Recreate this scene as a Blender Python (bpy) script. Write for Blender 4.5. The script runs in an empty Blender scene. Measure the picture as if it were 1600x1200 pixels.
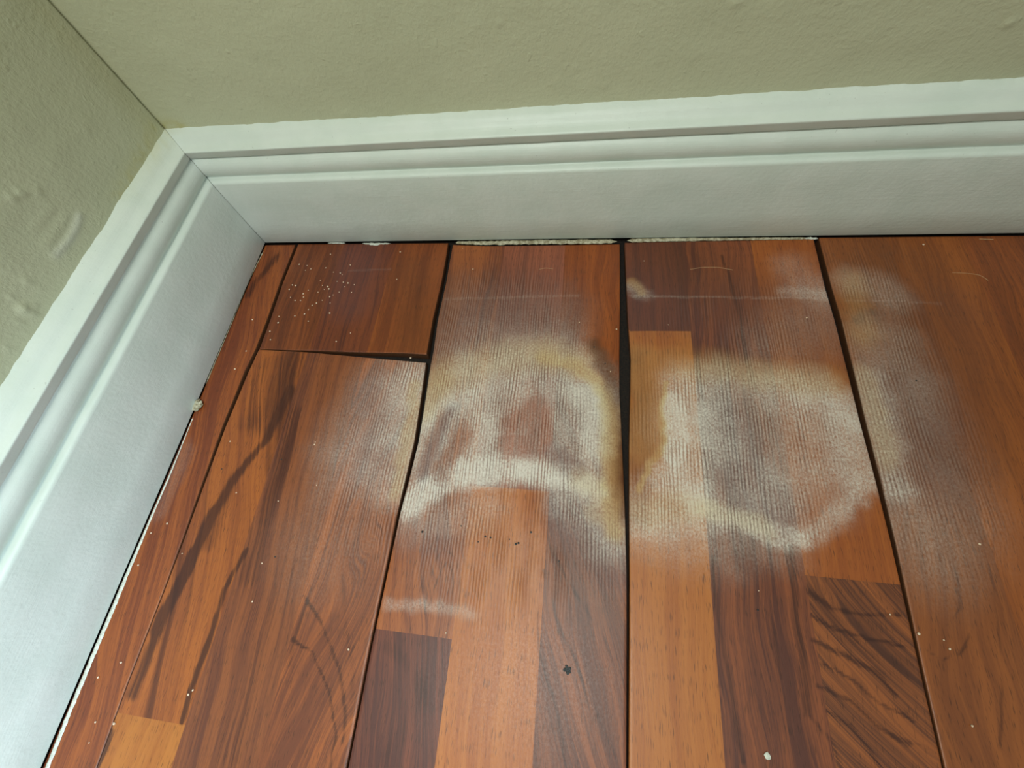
import bpy, math, random
import numpy as np
from mathutils import Matrix, Vector

SC = bpy.context.scene
COL = SC.collection
random.seed(7)
RNG = np.random.default_rng(11)

# ------------------------------------------------------------------ camera
F_PX = 667.98
CAM_C = (0.36955, -0.32414, 0.34947)
CAM_R = ((0.98731323, -0.03944315, 0.15380776),
         (0.09912348, 0.90983122, -0.40296611),
         (-0.12404485, 0.41309973, 0.90219814))
cam_data = bpy.data.cameras.new('camera')
cam = bpy.data.objects.new('camera', cam_data)
COL.objects.link(cam)
M = Matrix(CAM_R).to_4x4()
M.translation = Vector(CAM_C)
cam.matrix_world = M
cam_data.sensor_fit = 'HORIZONTAL'
cam_data.sensor_width = 36.0
cam_data.lens = F_PX / 1600.0 * 36.0
cam_data.clip_start = 0.01
SC.camera = cam

# ------------------------------------------------------------------ light
world = bpy.data.worlds.new('room_light')
SC.world = world
world.use_nodes = True
wb = world.node_tree.nodes['Background']
wb.inputs[0].default_value = (0.84, 1.0, 0.89, 1)
# a room is lit from its pale ceiling more than from its furniture: brighter upward
_t = world.node_tree
_c = _t.nodes.new('ShaderNodeTexCoord')
_s = _t.nodes.new('ShaderNodeSeparateXYZ')
_m = _t.nodes.new('ShaderNodeMapRange')
_t.links.new(_c.outputs['Generated'], _s.inputs[0])
_t.links.new(_s.outputs[2], _m.inputs[0])
_m.inputs[1].default_value, _m.inputs[2].default_value = 0.0, 0.9
_m.inputs[3].default_value, _m.inputs[4].default_value = 0.04, 0.50
_t.links.new(_m.outputs[0], wb.inputs[1])


def area(name, loc, target, sx, sy, power, color):
    d = bpy.data.lights.new(name, 'AREA')
    d.shape = 'RECTANGLE'
    d.size, d.size_y = sx, sy
    d.energy = power
    d.color = color
    o = bpy.data.objects.new(name, d)
    COL.objects.link(o)
    o.location = loc
    o.rotation_euler = (Vector(target) - Vector(loc)).to_track_quat('-Z', 'Y').to_euler()
    return o


area('assumed_overhead_light', (0.27, -0.54, 0.95), (0.27, -0.3, 0.0), 0.35, 0.3, 5.4, (0.93, 1.0, 0.93))  # assumed small overhead light, out of view, to brighten upward-facing mouldings and the floor
side = area('added_side_fill', (0.85, -1.00, 0.50), (0.0, -0.62, 0.02), 0.35, 0.35, 1.7, (0.62, 0.84, 1.0))  # added bluish fill to brighten the near end of the left baseboard
side.data.spread = math.radians(52)

SC.view_settings.view_transform = 'Standard'
SC.view_settings.look = 'None'
SC.view_settings.exposure = 0.0
SC.view_settings.gamma = 1.0
SC.view_settings.use_curve_mapping = False

# ------------------------------------------------------------------ survey: measured point -> floor metres
_C = np.array(CAM_C)
_R = np.array(CAM_R)


def fl(u, v, z=0.0):
    d = _R @ np.array([(u - 800) / F_PX, -(v - 600) / F_PX, -1.0])
    p = _C + d * (z - _C[2]) / d[2]
    return float(p[0]), float(p[1])


def on_x(u, v, x):
    """point on the plane x = const (left wall)"""
    d = _R @ np.array([(u - 800) / F_PX, -(v - 600) / F_PX, -1.0])
    p = _C + d * (x - _C[0]) / d[0]
    return float(p[1]), float(p[2])


def on_y(u, v, y):
    d = _R @ np.array([(u - 800) / F_PX, -(v - 600) / F_PX, -1.0])
    p = _C + d * (y - _C[1]) / d[1]
    return float(p[0]), float(p[2])


def px(u, v):
    """metres per surveyed unit round a floor point"""
    a, b, c = fl(u, v), fl(u + 4, v), fl(u, v + 4)
    return math.sqrt(abs((b[0] - a[0]) * (c[1] - a[1]) - (b[1] - a[1]) * (c[0] - a[0]))) / 4


# ------------------------------------------------------------------ node helpers
def lin(c):
    return tuple(((v / 255) / 12.92 if v / 255 <= 0.04045 else ((v / 255 + 0.055) / 1.055) ** 2.4) for v in c)


class N:
    def __init__(s, name):
        s.m = bpy.data.materials.new(name)
        s.m.use_nodes = True
        s.t = s.m.node_tree
        s.b = s.t.nodes['Principled BSDF']

    def n(s, typ, **kw):
        o = s.t.nodes.new(typ)
        for k, v in kw.items():
            setattr(o, k, v)
        return o

    def put(s, sock, v):
        if v is None:
            return
        if isinstance(v, bpy.types.NodeSocket):
            s.t.links.new(v, sock)
        elif isinstance(v, (tuple, list)) and len(v) == 3 and sock.type == 'RGBA':
            sock.default_value = (*v, 1)
        else:
            sock.default_value = v

    def math(s, op, a, b=None, c=None, clamp=False):
        o = s.n('ShaderNodeMath', operation=op, use_clamp=clamp)
        for i, v in enumerate((a, b, c)):
            s.put(o.inputs[i], v)
        return o.outputs[0]

    def mix(s, f, a, b, mode='MIX'):
        o = s.n('ShaderNodeMix', data_type='RGBA', blend_type=mode)
        s.put(o.inputs[0], f)
        s.put(o.inputs[6], a)
        s.put(o.inputs[7], b)
        return o.outputs[2]

    def noise(s, vec, scale, detail=3, rough=0.55, dist=0.0):
        o = s.n('ShaderNodeTexNoise')
        s.put(o.inputs['Vector'], vec)
        o.inputs['Scale'].default_value = scale
        o.inputs['Detail'].default_value = detail
        o.inputs['Roughness'].default_value = rough
        o.inputs['Distortion'].default_value = dist
        return o.outputs['Fac']

    def ramp(s, f, lo, hi, a=0.0, b=1.0, smooth=True):
        o = s.n('ShaderNodeMapRange')
        if smooth:
            o.interpolation_type = 'SMOOTHSTEP'
        for i, v in enumerate((f, lo, hi, a, b)):
            s.put(o.inputs[i], v)
        return o.outputs[0]

    def attr(s, name):
        o = s.n('ShaderNodeAttribute', attribute_name=name)
        return o

    def sep(s, v):
        o = s.n('ShaderNodeSeparateXYZ')
        s.put(o.inputs[0], v)
        return o.outputs

    def comb(s, x, y, z):
        o = s.n('ShaderNodeCombineXYZ')
        for i, v in enumerate((x, y, z)):
            s.put(o.inputs[i], v)
        return o.outputs[0]

    def obj(s):
        return s.n('ShaderNodeTexCoord').outputs['Object']

    def bump(s, h, dist, strength=1.0, normal=None):
        o = s.n('ShaderNodeBump')
        o.inputs['Strength'].default_value = strength
        o.inputs['Distance'].default_value = dist
        s.put(o.inputs['Height'], h)
        if normal is not None:
            s.put(o.inputs['Normal'], normal)
        return o.outputs[0]


# ------------------------------------------------------------------ materials
def laminate():
    m = N('swollen_laminate')
    P = m.sep(m.obj())
    x, y = P[0], P[1]
    light = m.attr('block_light').outputs['Color']
    dark = m.attr('block_dark').outputs['Color']
    par = m.sep(m.attr('block_grain').outputs['Vector'])      # seed, skew, figure
    st = m.sep(m.attr('stain').outputs['Vector'])             # bleach, yellow, purple
    st2 = m.sep(m.attr('wear_tone').outputs['Vector'])             # ribs, char, brown
    seed, skew, fig = par
    u = m.math('ADD', x, m.math('MULTIPLY', y, skew))
    # slow wander of the grain
    wv = m.comb(m.math('MULTIPLY', u, 14), m.math('MULTIPLY', y, 5), seed)
    wander = m.math('SUBTRACT', m.noise(wv, 1.0, 2), 0.5)
    uw = m.math('ADD', u, m.math('MULTIPLY', wander, m.math('MULTIPLY_ADD', fig, 0.09, 0.012)))
    med = m.noise(m.comb(m.math('MULTIPLY', uw, 85), m.math('MULTIPLY', y, 3.2), seed), 1.0, 4, 0.6)
    rings = m.noise(m.comb(m.math('MULTIPLY', uw, 260), m.math('MULTIPLY', y, 5.0), m.math('ADD', seed, 3.3)), 1.0, 3, 0.6)
    fine = m.noise(m.comb(m.math('MULTIPLY', uw, 1000), m.math('MULTIPLY', y, 30), m.math('ADD', seed, 7.1)), 1.0, 2, 0.6)
    g = m.math('MULTIPLY_ADD', m.math('SUBTRACT', med, 0.5), 2.9, 0.5)
    g = m.math('MULTIPLY_ADD', m.math('SUBTRACT', rings, 0.5), 2.0, g)
    g = m.math('MULTIPLY_ADD', m.math('SUBTRACT', fine, 0.5), 1.7, g, clamp=True)
    col = m.mix(g, light, dark)
    # narrow near-black heart streaks
    hs = m.noise(m.comb(m.math('MULTIPLY', uw, 60), m.math('MULTIPLY', y, 1.6), m.math('ADD', seed, 21.7)), 1.0, 3, 0.5)
    hs = m.ramp(hs, 0.60, 0.70)
    col = m.mix(m.math('MULTIPLY', hs, m.attr('block_grain').outputs['Alpha']), col, lin((62, 26, 20)))
    pore = m.noise(m.comb(m.math('MULTIPLY', x, 1500), m.math('MULTIPLY', y, 110), 4.0), 1.0, 1)
    col = m.mix(m.ramp(pore, 0.58, 0.74, 0, 0.6), col, lin((60, 30, 20)))

    # growth lines and heart streaks, feathered along the grain
    kk = m.math('MULTIPLY_ADD', m.math('SUBTRACT', rings, 0.5), 1.5, st2[1])
    kk = m.math('MULTIPLY', m.ramp(kk, 0.10, 0.80), m.ramp(st2[1], 0.0, 0.30))
    col = m.mix(m.math('MULTIPLY', kk, 0.82), col, lin((60, 24, 18)))
    col = m.mix(1.0, col, (0.86, 0.98, 0.84), 'MULTIPLY')
    # ---- ribs pressed up by the swelling
    ribw = m.math('MULTIPLY_ADD', m.math('SUBTRACT', m.noise(m.comb(m.math('MULTIPLY', x, 55), m.math('MULTIPLY', y, 9), 2.0), 1.0, 2), 0.5), 0.0075, x)
    rib = m.math('SINE', m.math('MULTIPLY', ribw, 2 * math.pi / 0.0026))
    rib = m.math('MULTIPLY_ADD', rib, 0.5, 0.5)
    ribvar = m.ramp(m.noise(m.comb(m.math('MULTIPLY', x, 60), m.math('MULTIPLY', y, 28), 9.0), 1.0, 4), 0.36, 0.66, 0.1, 1.0)
    ribamt = m.math('MULTIPLY', st2[0], ribvar)
    mott = m.noise(m.comb(m.math('MULTIPLY', x, 1), m.math('MULTIPLY', y, 0.75), 1.0), 620.0, 4, 0.8)
    mottc = m.math('MULTIPLY', m.math('SUBTRACT', mott, 0.5), 1.5)
    big = m.math('SUBTRACT', m.noise(m.comb(x, y, 5.0), 55.0, 4, 0.6), 0.5)
    # stain and tone coverages
    pur = m.math('ADD', st[2], m.math('MULTIPLY', m.math('MULTIPLY', big, st[2]), 0.8), clamp=True)
    col = m.mix(m.math('MULTIPLY', pur, 0.8), col, lin((98, 70, 76)))
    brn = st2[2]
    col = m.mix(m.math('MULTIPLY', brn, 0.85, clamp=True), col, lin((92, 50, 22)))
    w = st[0]
    w = m.math('MULTIPLY_ADD', m.math('MULTIPLY', big, w), 1.1, w)
    w = m.math('MULTIPLY_ADD', m.math('MULTIPLY', mottc, m.math('MINIMUM', m.math('MULTIPLY', w, 1.6), 0.8)), 1.9, w)
    w = m.math('MULTIPLY_ADD', m.math('MULTIPLY', m.math('SUBTRACT', rib, 0.5), ribamt), m.math('MULTIPLY_ADD', m.math('MINIMUM', w, 1.0), 0.75, 0.08), w, clamp=True)
    yel = m.math('MULTIPLY_ADD', m.math('MULTIPLY', mottc, st[1]), 1.3, st[1], clamp=True)
    col = m.mix(m.math('MULTIPLY', yel, 0.8), col, lin((184, 138, 88)))
    wc = m.mix(yel, lin((224, 214, 204)), lin((214, 196, 158)))
    col = m.mix(m.math('MULTIPLY', w, 0.93), col, wc)
    # dark rib valleys in stained zone
    val = m.math('MULTIPLY', m.math('MULTIPLY', m.ramp(rib, 0.0, 0.4, 1, 0), ribamt), 0.42)
    col = m.mix(val, col, lin((70, 40, 30)))
    # mould peppering
    pep = m.noise(m.comb(x, y, 8.0), 1300.0, 2, 0.6)
    pamt = m.math('MULTIPLY', m.ramp(pep, 0.64, 0.72), m.math('MULTIPLY_ADD', m.math('MINIMUM', m.math('ADD', st[0], st[1]), 1.0), 0.5, 0.06))
    col = m.mix(pamt, col, lin((48, 30, 24)))
    # swollen core where the board's edge shows
    nz = m.sep(m.n('ShaderNodeNewGeometry').outputs['True Normal'])[2]
    side = m.ramp(nz, 0.35, 0.6, 1.0, 0.0)
    core = m.mix(m.noise(m.obj(), 700, 3), lin((44, 26, 17)), lin((98, 62, 40)))
    col = m.mix(side, col, core)
    m.put(m.b.inputs['Base Color'], col)
    rg = m.math('MULTIPLY_ADD', m.math('MINIMUM', w, 1.0), 0.12, 0.40)
    rg = m.math('MULTIPLY_ADD', mottc, 0.25, rg)
    m.put(m.b.inputs['Roughness'], rg)
    m.b.inputs['Specular IOR Level'].default_value = 0.42
    h = m.math('MULTIPLY', m.math('MULTIPLY', rib, ribamt), 1.0)
    h = m.math('MULTIPLY_ADD', mott, m.math('MULTIPLY_ADD', w, 0.5, 0.12), h)
    h = m.math('MULTIPLY_ADD', fine, 0.12, h)
    m.put(m.b.inputs['Normal'], m.bump(h, 0.00028, 0.9))
    return m.m


def paint_white():
    m = N('white_gloss_paint')
    P = m.obj()
    n1 = m.noise(P, 30, 3)
    n2 = m.noise(P, 260, 3, 0.6)
    S = m.sep(P)
    brush = m.noise(m.comb(m.math('MULTIPLY', m.math('SUBTRACT', S[0], S[1]), 22), m.math('MULTIPLY', S[2], 900), 0.0), 1.0, 3)
    c = m.mix(m.ramp(n1, 0.3, 0.7), lin((212, 219, 210)), lin((219, 224, 216)))
    dirt = m.attr('tint').outputs['Vector']
    d = m.sep(dirt)
    c = m.mix(d[0], c, lin((196, 186, 128)))
    c = m.mix(d[1], c, lin((70, 66, 60)))
    speck = m.ramp(m.noise(P, 420, 1), 0.76, 0.80)
    c = m.mix(m.math('MULTIPLY', speck, 0.25), c, lin((120, 112, 100)))
    m.put(m.b.inputs['Base Color'], c)
    m.b.inputs['Roughness'].default_value = 0.42
    m.b.inputs['Specular IOR Level'].default_value = 0.45
    h = m.math('ADD', m.math('MULTIPLY', n2, 0.5), m.math('MULTIPLY', brush, 0.28))
    h = m.math('ADD', h, m.math('MULTIPLY', n1, 1.5))
    m.put(m.b.inputs['Normal'], m.bump(h, 0.0007, 0.6))
    return m.m


def paint_wall():
    m = N('sage_cream_wall_paint')
    P = m.obj()
    n1 = m.noise(P, 6, 3)
    orange = m.noise(P, 270, 4, 0.65)
    lump = m.ramp(m.noise(P, 95, 2), 0.66, 0.74)
    roll = m.noise(P, 38, 3, 0.5)
    c = m.mix(m.ramp(n1, 0.3, 0.7), lin((188, 188, 159)), lin((194, 193, 164)))
    d = m.sep(m.attr('tint').outputs['Vector'])
    c = m.mix(d[0], c, lin((176, 164, 96)))
    c = m.mix(d[1], c, lin((206, 206, 194)))
    m.put(m.b.inputs['Base Color'], c)
    m.b.inputs['Roughness'].default_value = 0.5
    m.b.inputs['Specular IOR Level'].default_value = 0.4
    h = m.math('ADD', m.math('MULTIPLY', orange, 1.1), m.math('MULTIPLY', lump, 0.35))
    h = m.math('MULTIPLY_ADD', roll, 1.6, h)
    m.put(m.b.inputs['Normal'], m.bump(h, 0.0008, 0.75))
    return m.m


def simple(name, rgb, rough=0.6, scale=400, rgb2=None, bump=0.0004):
    m = N(name)
    n = m.noise(m.obj(), scale, 3, 0.6)
    c = m.mix(m.ramp(n, 0.35, 0.65), lin(rgb), lin(rgb2 or tuple(int(v * 0.8) for v in rgb)))
    m.put(m.b.inputs['Base Color'], c)
    m.b.inputs['Roughness'].default_value = rough
    m.put(m.b.inputs['Normal'], m.bump(n, bump, 0.7))
    return m.m


MAT = {
    'plank': laminate(),
    'white': paint_white(),
    'wall': paint_wall(),
    'sub': simple('grimy_subfloor', (16, 10, 8), 0.9, 500, (34, 22, 15), 0.001),
    'caulk': simple('aged_cream_caulk', (196, 188, 164), 0.6, 350, (140, 128, 100), 0.0008),
    'chip': simple('chipped_white_paint', (222, 222, 210), 0.5, 500, (196, 196, 184), 0.0006),
    'crumb': simple('pale_crumb', (236, 214, 190), 0.6, 900, (214, 180, 150)),
    'tar': simple('black_grime', (22, 26, 30), 0.5, 800, (44, 46, 48)),
    'hair': simple('pale_fibre', (206, 170, 130), 0.5, 500, (190, 150, 110)),
}


# ------------------------------------------------------------------ mesh helpers
def mesh_obj(name, verts, faces, mat, parent=None, smooth=True):
    me = bpy.data.meshes.new(name)
    verts = np.asarray(verts, dtype=np.float32)
    faces = np.asarray(faces, dtype=np.int32)
    if faces.ndim == 2:
        me.vertices.add(len(verts))
        me.vertices.foreach_set('co', verts.ravel())
        k = faces.shape[1]
        me.loops.add(faces.size)
        me.loops.foreach_set('vertex_index', faces.ravel())
        me.polygons.add(len(faces))
        me.polygons.foreach_set('loop_start', np.arange(0, faces.size, k, dtype=np.int32))
        me.update(calc_edges=True)
        me.validate()
    me.polygons.foreach_set('use_smooth', np.full(len(me.polygons), smooth))
    me.materials.append(mat)
    o = bpy.data.objects.new(name, me)
    COL.objects.link(o)
    if parent:
        o.parent = parent
    return o


def grid_faces(nu, nv, off=0):
    i = np.arange(nu - 1)[:, None]
    j = np.arange(nv - 1)[None, :]
    a = (i * nv + j + off).ravel()
    return np.stack([a, a + nv, a + nv + 1, a + 1], 1)


def tag(o, label=None, cat=None, group=None, kind=None):
    if label: o['label'] = label
    if cat: o['category'] = cat
    if group: o['group'] = group
    if kind: o['kind'] = kind
    return o


def seg_dist(X, Y, pts):
    d = np.full(X.shape, 1e9)
    if len(pts) == 1:
        return np.hypot(X - pts[0][0], Y - pts[0][1])
    for (ax, ay), (bx, by) in zip(pts[:-1], pts[1:]):
        vx, vy = bx - ax, by - ay
        t = np.clip(((X - ax) * vx + (Y - ay) * vy) / (vx * vx + vy * vy + 1e-12), 0, 1)
        d = np.minimum(d, np.hypot(X - ax - t * vx, Y - ay - t * vy))
    return d


def vnoise(X, Y, scale, seed=0):
    """smooth value noise in metres"""
    r = np.random.default_rng(seed)
    T = r.random((64, 64))
    x = X * scale
    y = Y * scale
    i = np.floor(x).astype(int)
    j = np.floor(y).astype(int)
    fx = x - i
    fy = y - j
    fx = fx * fx * (3 - 2 * fx)
    fy = fy * fy * (3 - 2 * fy)
    g = lambda a, b: T[a % 64, b % 64]
    return (g(i, j) * (1 - fx) * (1 - fy) + g(i + 1, j) * fx * (1 - fy) + g(i, j + 1) * (1 - fx) * fy + g(i + 1, j + 1) * fx * fy) - 0.5


# ------------------------------------------------------------------ stains and tones on the boards: (channel, survey points, core radius, fade, strength)
# channels: w bleached, y yellow, p purple-grey, r ribs, k dark growth lines, b brown, c clears the bleach again
PINK = 'c'
ST3 = [
    # beige upper arch
    ('w', [(660, 640), (690, 610), (729, 590), (797, 573), (864, 566), (903, 584), (935, 620)], 12, 30, 0.56),
    ('w', [(700, 555), (780, 540), (870, 535)], 8, 34, 0.20),
    ('w', [(720, 490), (860, 500)], 12, 50, 0.14),
    # general haze inside the ring
    ('w', [(690, 680), (780, 660), (890, 660)], 50, 36, 0.50),
    # brightest right flank with its crisp edge
    ('w', [(918, 625), (934, 660), (936, 700)], 12, 16, 0.62),
    ('w', [(935, 690), (936, 730)], 12, 14, 0.35),
    ('w', [(746, 625), (765, 660), (752, 690)], 14, 14, 0.40),
    ('w', [(656, 660), (646, 700), (640, 740)], 6, 16, 0.35),
    # white lower band
    ('w', [(636, 786), (660, 772), (701, 750), (757, 734), (802, 732), (841, 738), (892, 748), (937, 768)], 10, 14, 0.84),
    ('w', [(757, 738), (800, 745), (841, 748)], 8, 12, 0.45),
    ('w', [(890, 775), (930, 800), (962, 838)], 12, 34, 0.46),
    ('w', [(640, 812), (700, 806), (760, 786)], 4, 32, 0.26),
    ('w', [(700, 860), (840, 870), (960, 910)], 20, 60, 0.10),
    ('w', [(694, 467), (790, 465), (905, 462)], 0.3, 2.4, 0.14),
    ('w', [(600, 938), (640, 944), (690, 948), (735, 958)], 0.5, 9, 0.28),
    ('c', [(800, 665), (838, 645), (846, 700), (800, 700)], 14, 12, 0.85),
    ('c', [(726, 680), (708, 712), (688, 745)], 8, 10, 0.85),
    ('c', [(700, 650), (682, 685), (664, 738)], 4, 9, 0.8),
    ('c', [(870, 716), (905, 736)], 6, 12, 0.7),
    ('p', [(712, 640), (694, 672), (676, 708), (662, 744)], 6, 9, 0.92),
    ('p', [(870, 612), (900, 630), (900, 668)], 12, 24, 0.50),
    ('p', [(866, 712), (908, 738)], 8, 12, 0.80),
    ('p', [(875, 790), (935, 840), (972, 890)], 14, 30, 0.50),
    ('p', [(720, 530), (760, 515), (840, 530)], 20, 44, 0.42),
    ('p', [(720, 470), (860, 470)], 20, 40, 0.30),
    ('p', [(640, 830), (690, 850)], 10, 24, 0.30),
    ('y', [(852, 560), (905, 572), (936, 602), (952, 640), (957, 700), (955, 765), (966, 835)], 4, 10, 0.85),
    ('y', [(860, 556), (900, 566)], 8, 20, 0.40),
    ('y', [(690, 590), (780, 562), (850, 555)], 8, 24, 0.40),
    ('y', [(690, 600), (662, 640)], 4, 20, 0.5),
    ('y', [(912, 752), (945, 770), (940, 800)], 8, 16, 0.40),
    ('b', [(925, 540), (950, 585), (966, 630), (970, 700), (974, 800)], 6, 10, 0.95),
    ('b', [(690, 440), (690, 520), (672, 600)], 8, 20, 0.42),
    ('b', [(720, 440), (840, 500)], 30, 50, 0.26),
    ('r', [(780, 490), (790, 640), (800, 760), (800, 800)], 90, 70, 1.0),
    ('r', [(640, 790), (930, 830)], 30, 60, 0.8),
]
ST4 = [
    ('w', [(1010, 800), (1100, 810), (1200, 820)], 14, 50, 0.30),
    # beige upper band
    ('w', [(1060, 596), (1105, 592), (1162, 600), (1200, 608), (1274, 606), (1325, 640)], 10, 26, 0.44),
    # white flank with crisp left edge
    ('w', [(1052, 630), (1054, 665), (1050, 712)], 14, 8, 0.66),
    ('w', [(1078, 640), (1080, 700), (1070, 750)], 16, 24, 0.44),
    ('w', [(1030, 745), (1060, 755), (1085, 770)], 14, 16, 0.46),
    ('w', [(1000, 806), (1045, 805), (1094, 800)], 12, 28, 0.42),
    ('w', [(1090, 794), (1139, 810), (1190, 828), (1246, 845)], 6, 13, 0.66),
    ('w', [(1246, 845), (1302, 815), (1340, 778), (1360, 742)], 3, 15, 0.40),
    ('w', [(1316, 660), (1345, 740)], 8, 30, 0.24),
    ('w', [(1100, 670), (1160, 700), (1270, 690)], 62, 40, 0.34),
    ('w', [(1110, 640), (1125, 700)], 10, 20, 0.30),
    ('w', [(1260, 640), (1310, 670)], 30, 36, 0.24),
    ('w', [(1230, 760), (1290, 770)], 36, 30, 0.18),
    ('w', [(1210, 550), (1280, 490)], 14, 50, 0.17),
    ('w', [(1030, 850), (1120, 862)], 6, 44, 0.12),
    ('w', [(1235, 420), (1285, 455)], 6, 26, 0.18),
    ('w', [(985, 463), (1060, 464), (1180, 466), (1300, 467)], 0.2, 2.6, 0.20),
    ('w', [(1225, 458), (1300, 460)], 1, 10, 0.28),
    ('w', [(985, 450), (1010, 462)], 2, 10, 0.24),
    ('p', [(1125, 660), (1150, 730), (1200, 790)], 26, 26, 0.60),
    ('p', [(1000, 480), (1120, 500), (1250, 490)], 20, 50, 0.30),
    ('y', [(1002, 560), (1012, 640), (1004, 700)], 16, 16, 0.40),
    ('y', [(1040, 600), (1034, 640), (1031, 700), (1012, 728), (1002, 765)], 2, 6, 0.90),
    ('y', [(1050, 568), (1110, 576), (1210, 590), (1300, 596)], 6, 22, 0.46),
    ('y', [(1100, 796), (1190, 822)], 4, 14, 0.35),
    ('y', [(1010, 800), (1080, 795)], 8, 22, 0.35),
    ('y', [(988, 440), (1006, 458)], 3, 8, 0.5),
    ('b', [(990, 560), (1002, 640), (996, 720), (990, 800)], 10, 18, 0.55),
    ('b', [(1080, 420), (1260, 520)], 20, 50, 0.28),
    ('r', [(1160, 530), (1160, 730)], 100, 60, 0.85),
    ('r', [(1010, 540), (1010, 800)], 20, 30, 0.8),
]
ST5 = [
    ('b', [(1400, 430), (1450, 560), (1480, 680)], 40, 60, 0.42),  # darker brown tone over the rear part of this board
    ('p', [(1470, 500), (1480, 640)], 30, 60, 0.25),  # purple-grey tone deepening the same area
    ('w', [(1352, 590), (1378, 680), (1400, 760)], 8, 20, 0.42),
    ('w', [(1330, 440), (1375, 450), (1395, 465)], 6, 24, 0.32),
    ('w', [(1322, 470), (1400, 471), (1470, 474)], 0.3, 2.6, 0.12),
    ('w', [(1380, 540), (1410, 600)], 20, 46, 0.28),
    ('w', [(1420, 700), (1460, 790)], 26, 80, 0.19),
    ('w', [(1400, 820), (1450, 880)], 10, 60, 0.14),
    ('y', [(1345, 580), (1370, 660), (1385, 720)], 5, 14, 0.35),
    ('y', [(1330, 440), (1345, 520)], 4, 20, 0.4),
    ('p', [(1400, 620), (1430, 720)], 20, 60, 0.40),
    ('p', [(1340, 500), (1360, 495)], 5, 10, 0.5),
    ('r', [(1360, 430), (1380, 560), (1430, 760)], 40, 70, 0.75),
]
ST2 = [
    ('w', [(648, 600), (636, 680), (624, 740)], 12, 34, 0.48),
    ('w', [(630, 590), (600, 620), (560, 700)], 10, 55, 0.28),
    ('w', [(600, 760), (520, 840)], 20, 80, 0.12),
    ('y', [(650, 600), (640, 680), (622, 770)], 3, 9, 0.5),
    ('p', [(590, 620), (600, 700)], 16, 34, 0.45),
    ('p', [(560, 700), (555, 740)], 10, 20, 0.3),
    ('c', [(610, 715), (600, 740)], 8, 18, 0.5),
    ('r', [(640, 590), (600, 700), (590, 780)], 30, 60, 0.9),
    ('r', [(470, 590), (440, 680)], 20, 60, 0.25),
    # the printed black heart streaks of this board
    ('k', [(455, 560), (440, 620), (415, 660)], 16, 14, 0.50),
    ('k', [(462, 650), (440, 740), (405, 830), (390, 900)], 7, 14, 0.38),
    ('k', [(415, 570), (400, 620), (385, 660)], 5, 12, 0.35),
    ('k', [(440, 900), (400, 1040), (360, 1180)], 5, 20, 0.25),
    ('k', [(365, 745), (345, 800), (330, 850)], 3, 10, 0.40),
    ('k', [(455, 610), (415, 690), (360, 755), (325, 820), (300, 875), (285, 905)], 3, 5, 0.80),
    ('k', [(330, 800), (298, 880), (262, 945), (240, 985)], 3, 6, 0.85),
    ('k', [(300, 868), (272, 930), (240, 1000), (208, 1085)], 3.5, 7, 0.85),
    ('k', [(385, 860), (352, 920), (330, 990), (305, 1060), (285, 1125)], 2.5, 5, 0.8),
    ('k', [(172, 1145), (160, 1180), (150, 1200)], 3, 5, 0.85),
    ('k', [(492, 880), (478, 940), (462, 990), (452, 1040)], 1.5, 5, 0.30),
    ('k', [(475, 930), (500, 970), (530, 1040), (540, 1110), (535, 1160)], 1.5, 3.5, 0.6),
    ('k', [(455, 1000), (490, 1020), (515, 1080), (525, 1150), (515, 1200)], 1.2, 3, 0.65),
    ('k', [(535, 900), (540, 980), (552, 1050), (548, 1130)], 1.5, 6, 0.30),
]
STS = [
    ('b', [(640, 420), (655, 470), (650, 540)], 8, 22, 0.35),
    ('p', [(560, 400), (545, 470)], 14, 24, 0.30),
    ('w', [(545, 423), (610, 420)], 0.4, 2, 0.08),
    ('k', [(655, 450), (648, 500)], 2, 8, 0.3),
]
ST1 = [
    ('k', [(432, 402), (418, 420), (400, 440), (388, 462)], 2, 6, 0.55),
    ('k', [(430, 396), (425, 408)], 4, 8, 0.35),
    ('w', [(292, 700), (250, 800)], 2, 12, 0.10),
]
# printed growth figure of other boards
FIG3 = [
    ('k', [(672, 945), (680, 915), (690, 888), (698, 880), (706, 890), (708, 920), (706, 960)], 0.8, 2.2, 0.55),
    ('k', [(664, 960), (668, 920), (678, 880), (694, 858), (712, 872), (718, 905), (716, 960)], 0.8, 2.4, 0.45),
    ('k', [(655, 960), (660, 910), (668, 865), (690, 832), (718, 850), (728, 890), (726, 950)], 0.8, 2.6, 0.35),
    ('k', [(680, 1000), (672, 1060), (640, 1120), (610, 1180)], 4, 14, 0.3),
    ('k', [(605, 1010), (640, 1040), (675, 1110)], 3, 10, 0.35),
    ('k', [(850, 890), (868, 960), (900, 1040), (930, 1130)], 1.5, 4, 0.40),
    ('k', [(858, 850), (900, 930), (945, 1000), (975, 1070)], 1.5, 4, 0.35),
    ('k', [(838, 950), (845, 1030), (870, 1110), (885, 1200)], 1.5, 4, 0.40),
    ('k', [(905, 1050), (935, 1120), (960, 1180)], 1, 3, 0.35),
    ('k', [(700, 430), (760, 440), (740, 480)], 8, 26, 0.25),
]
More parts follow.
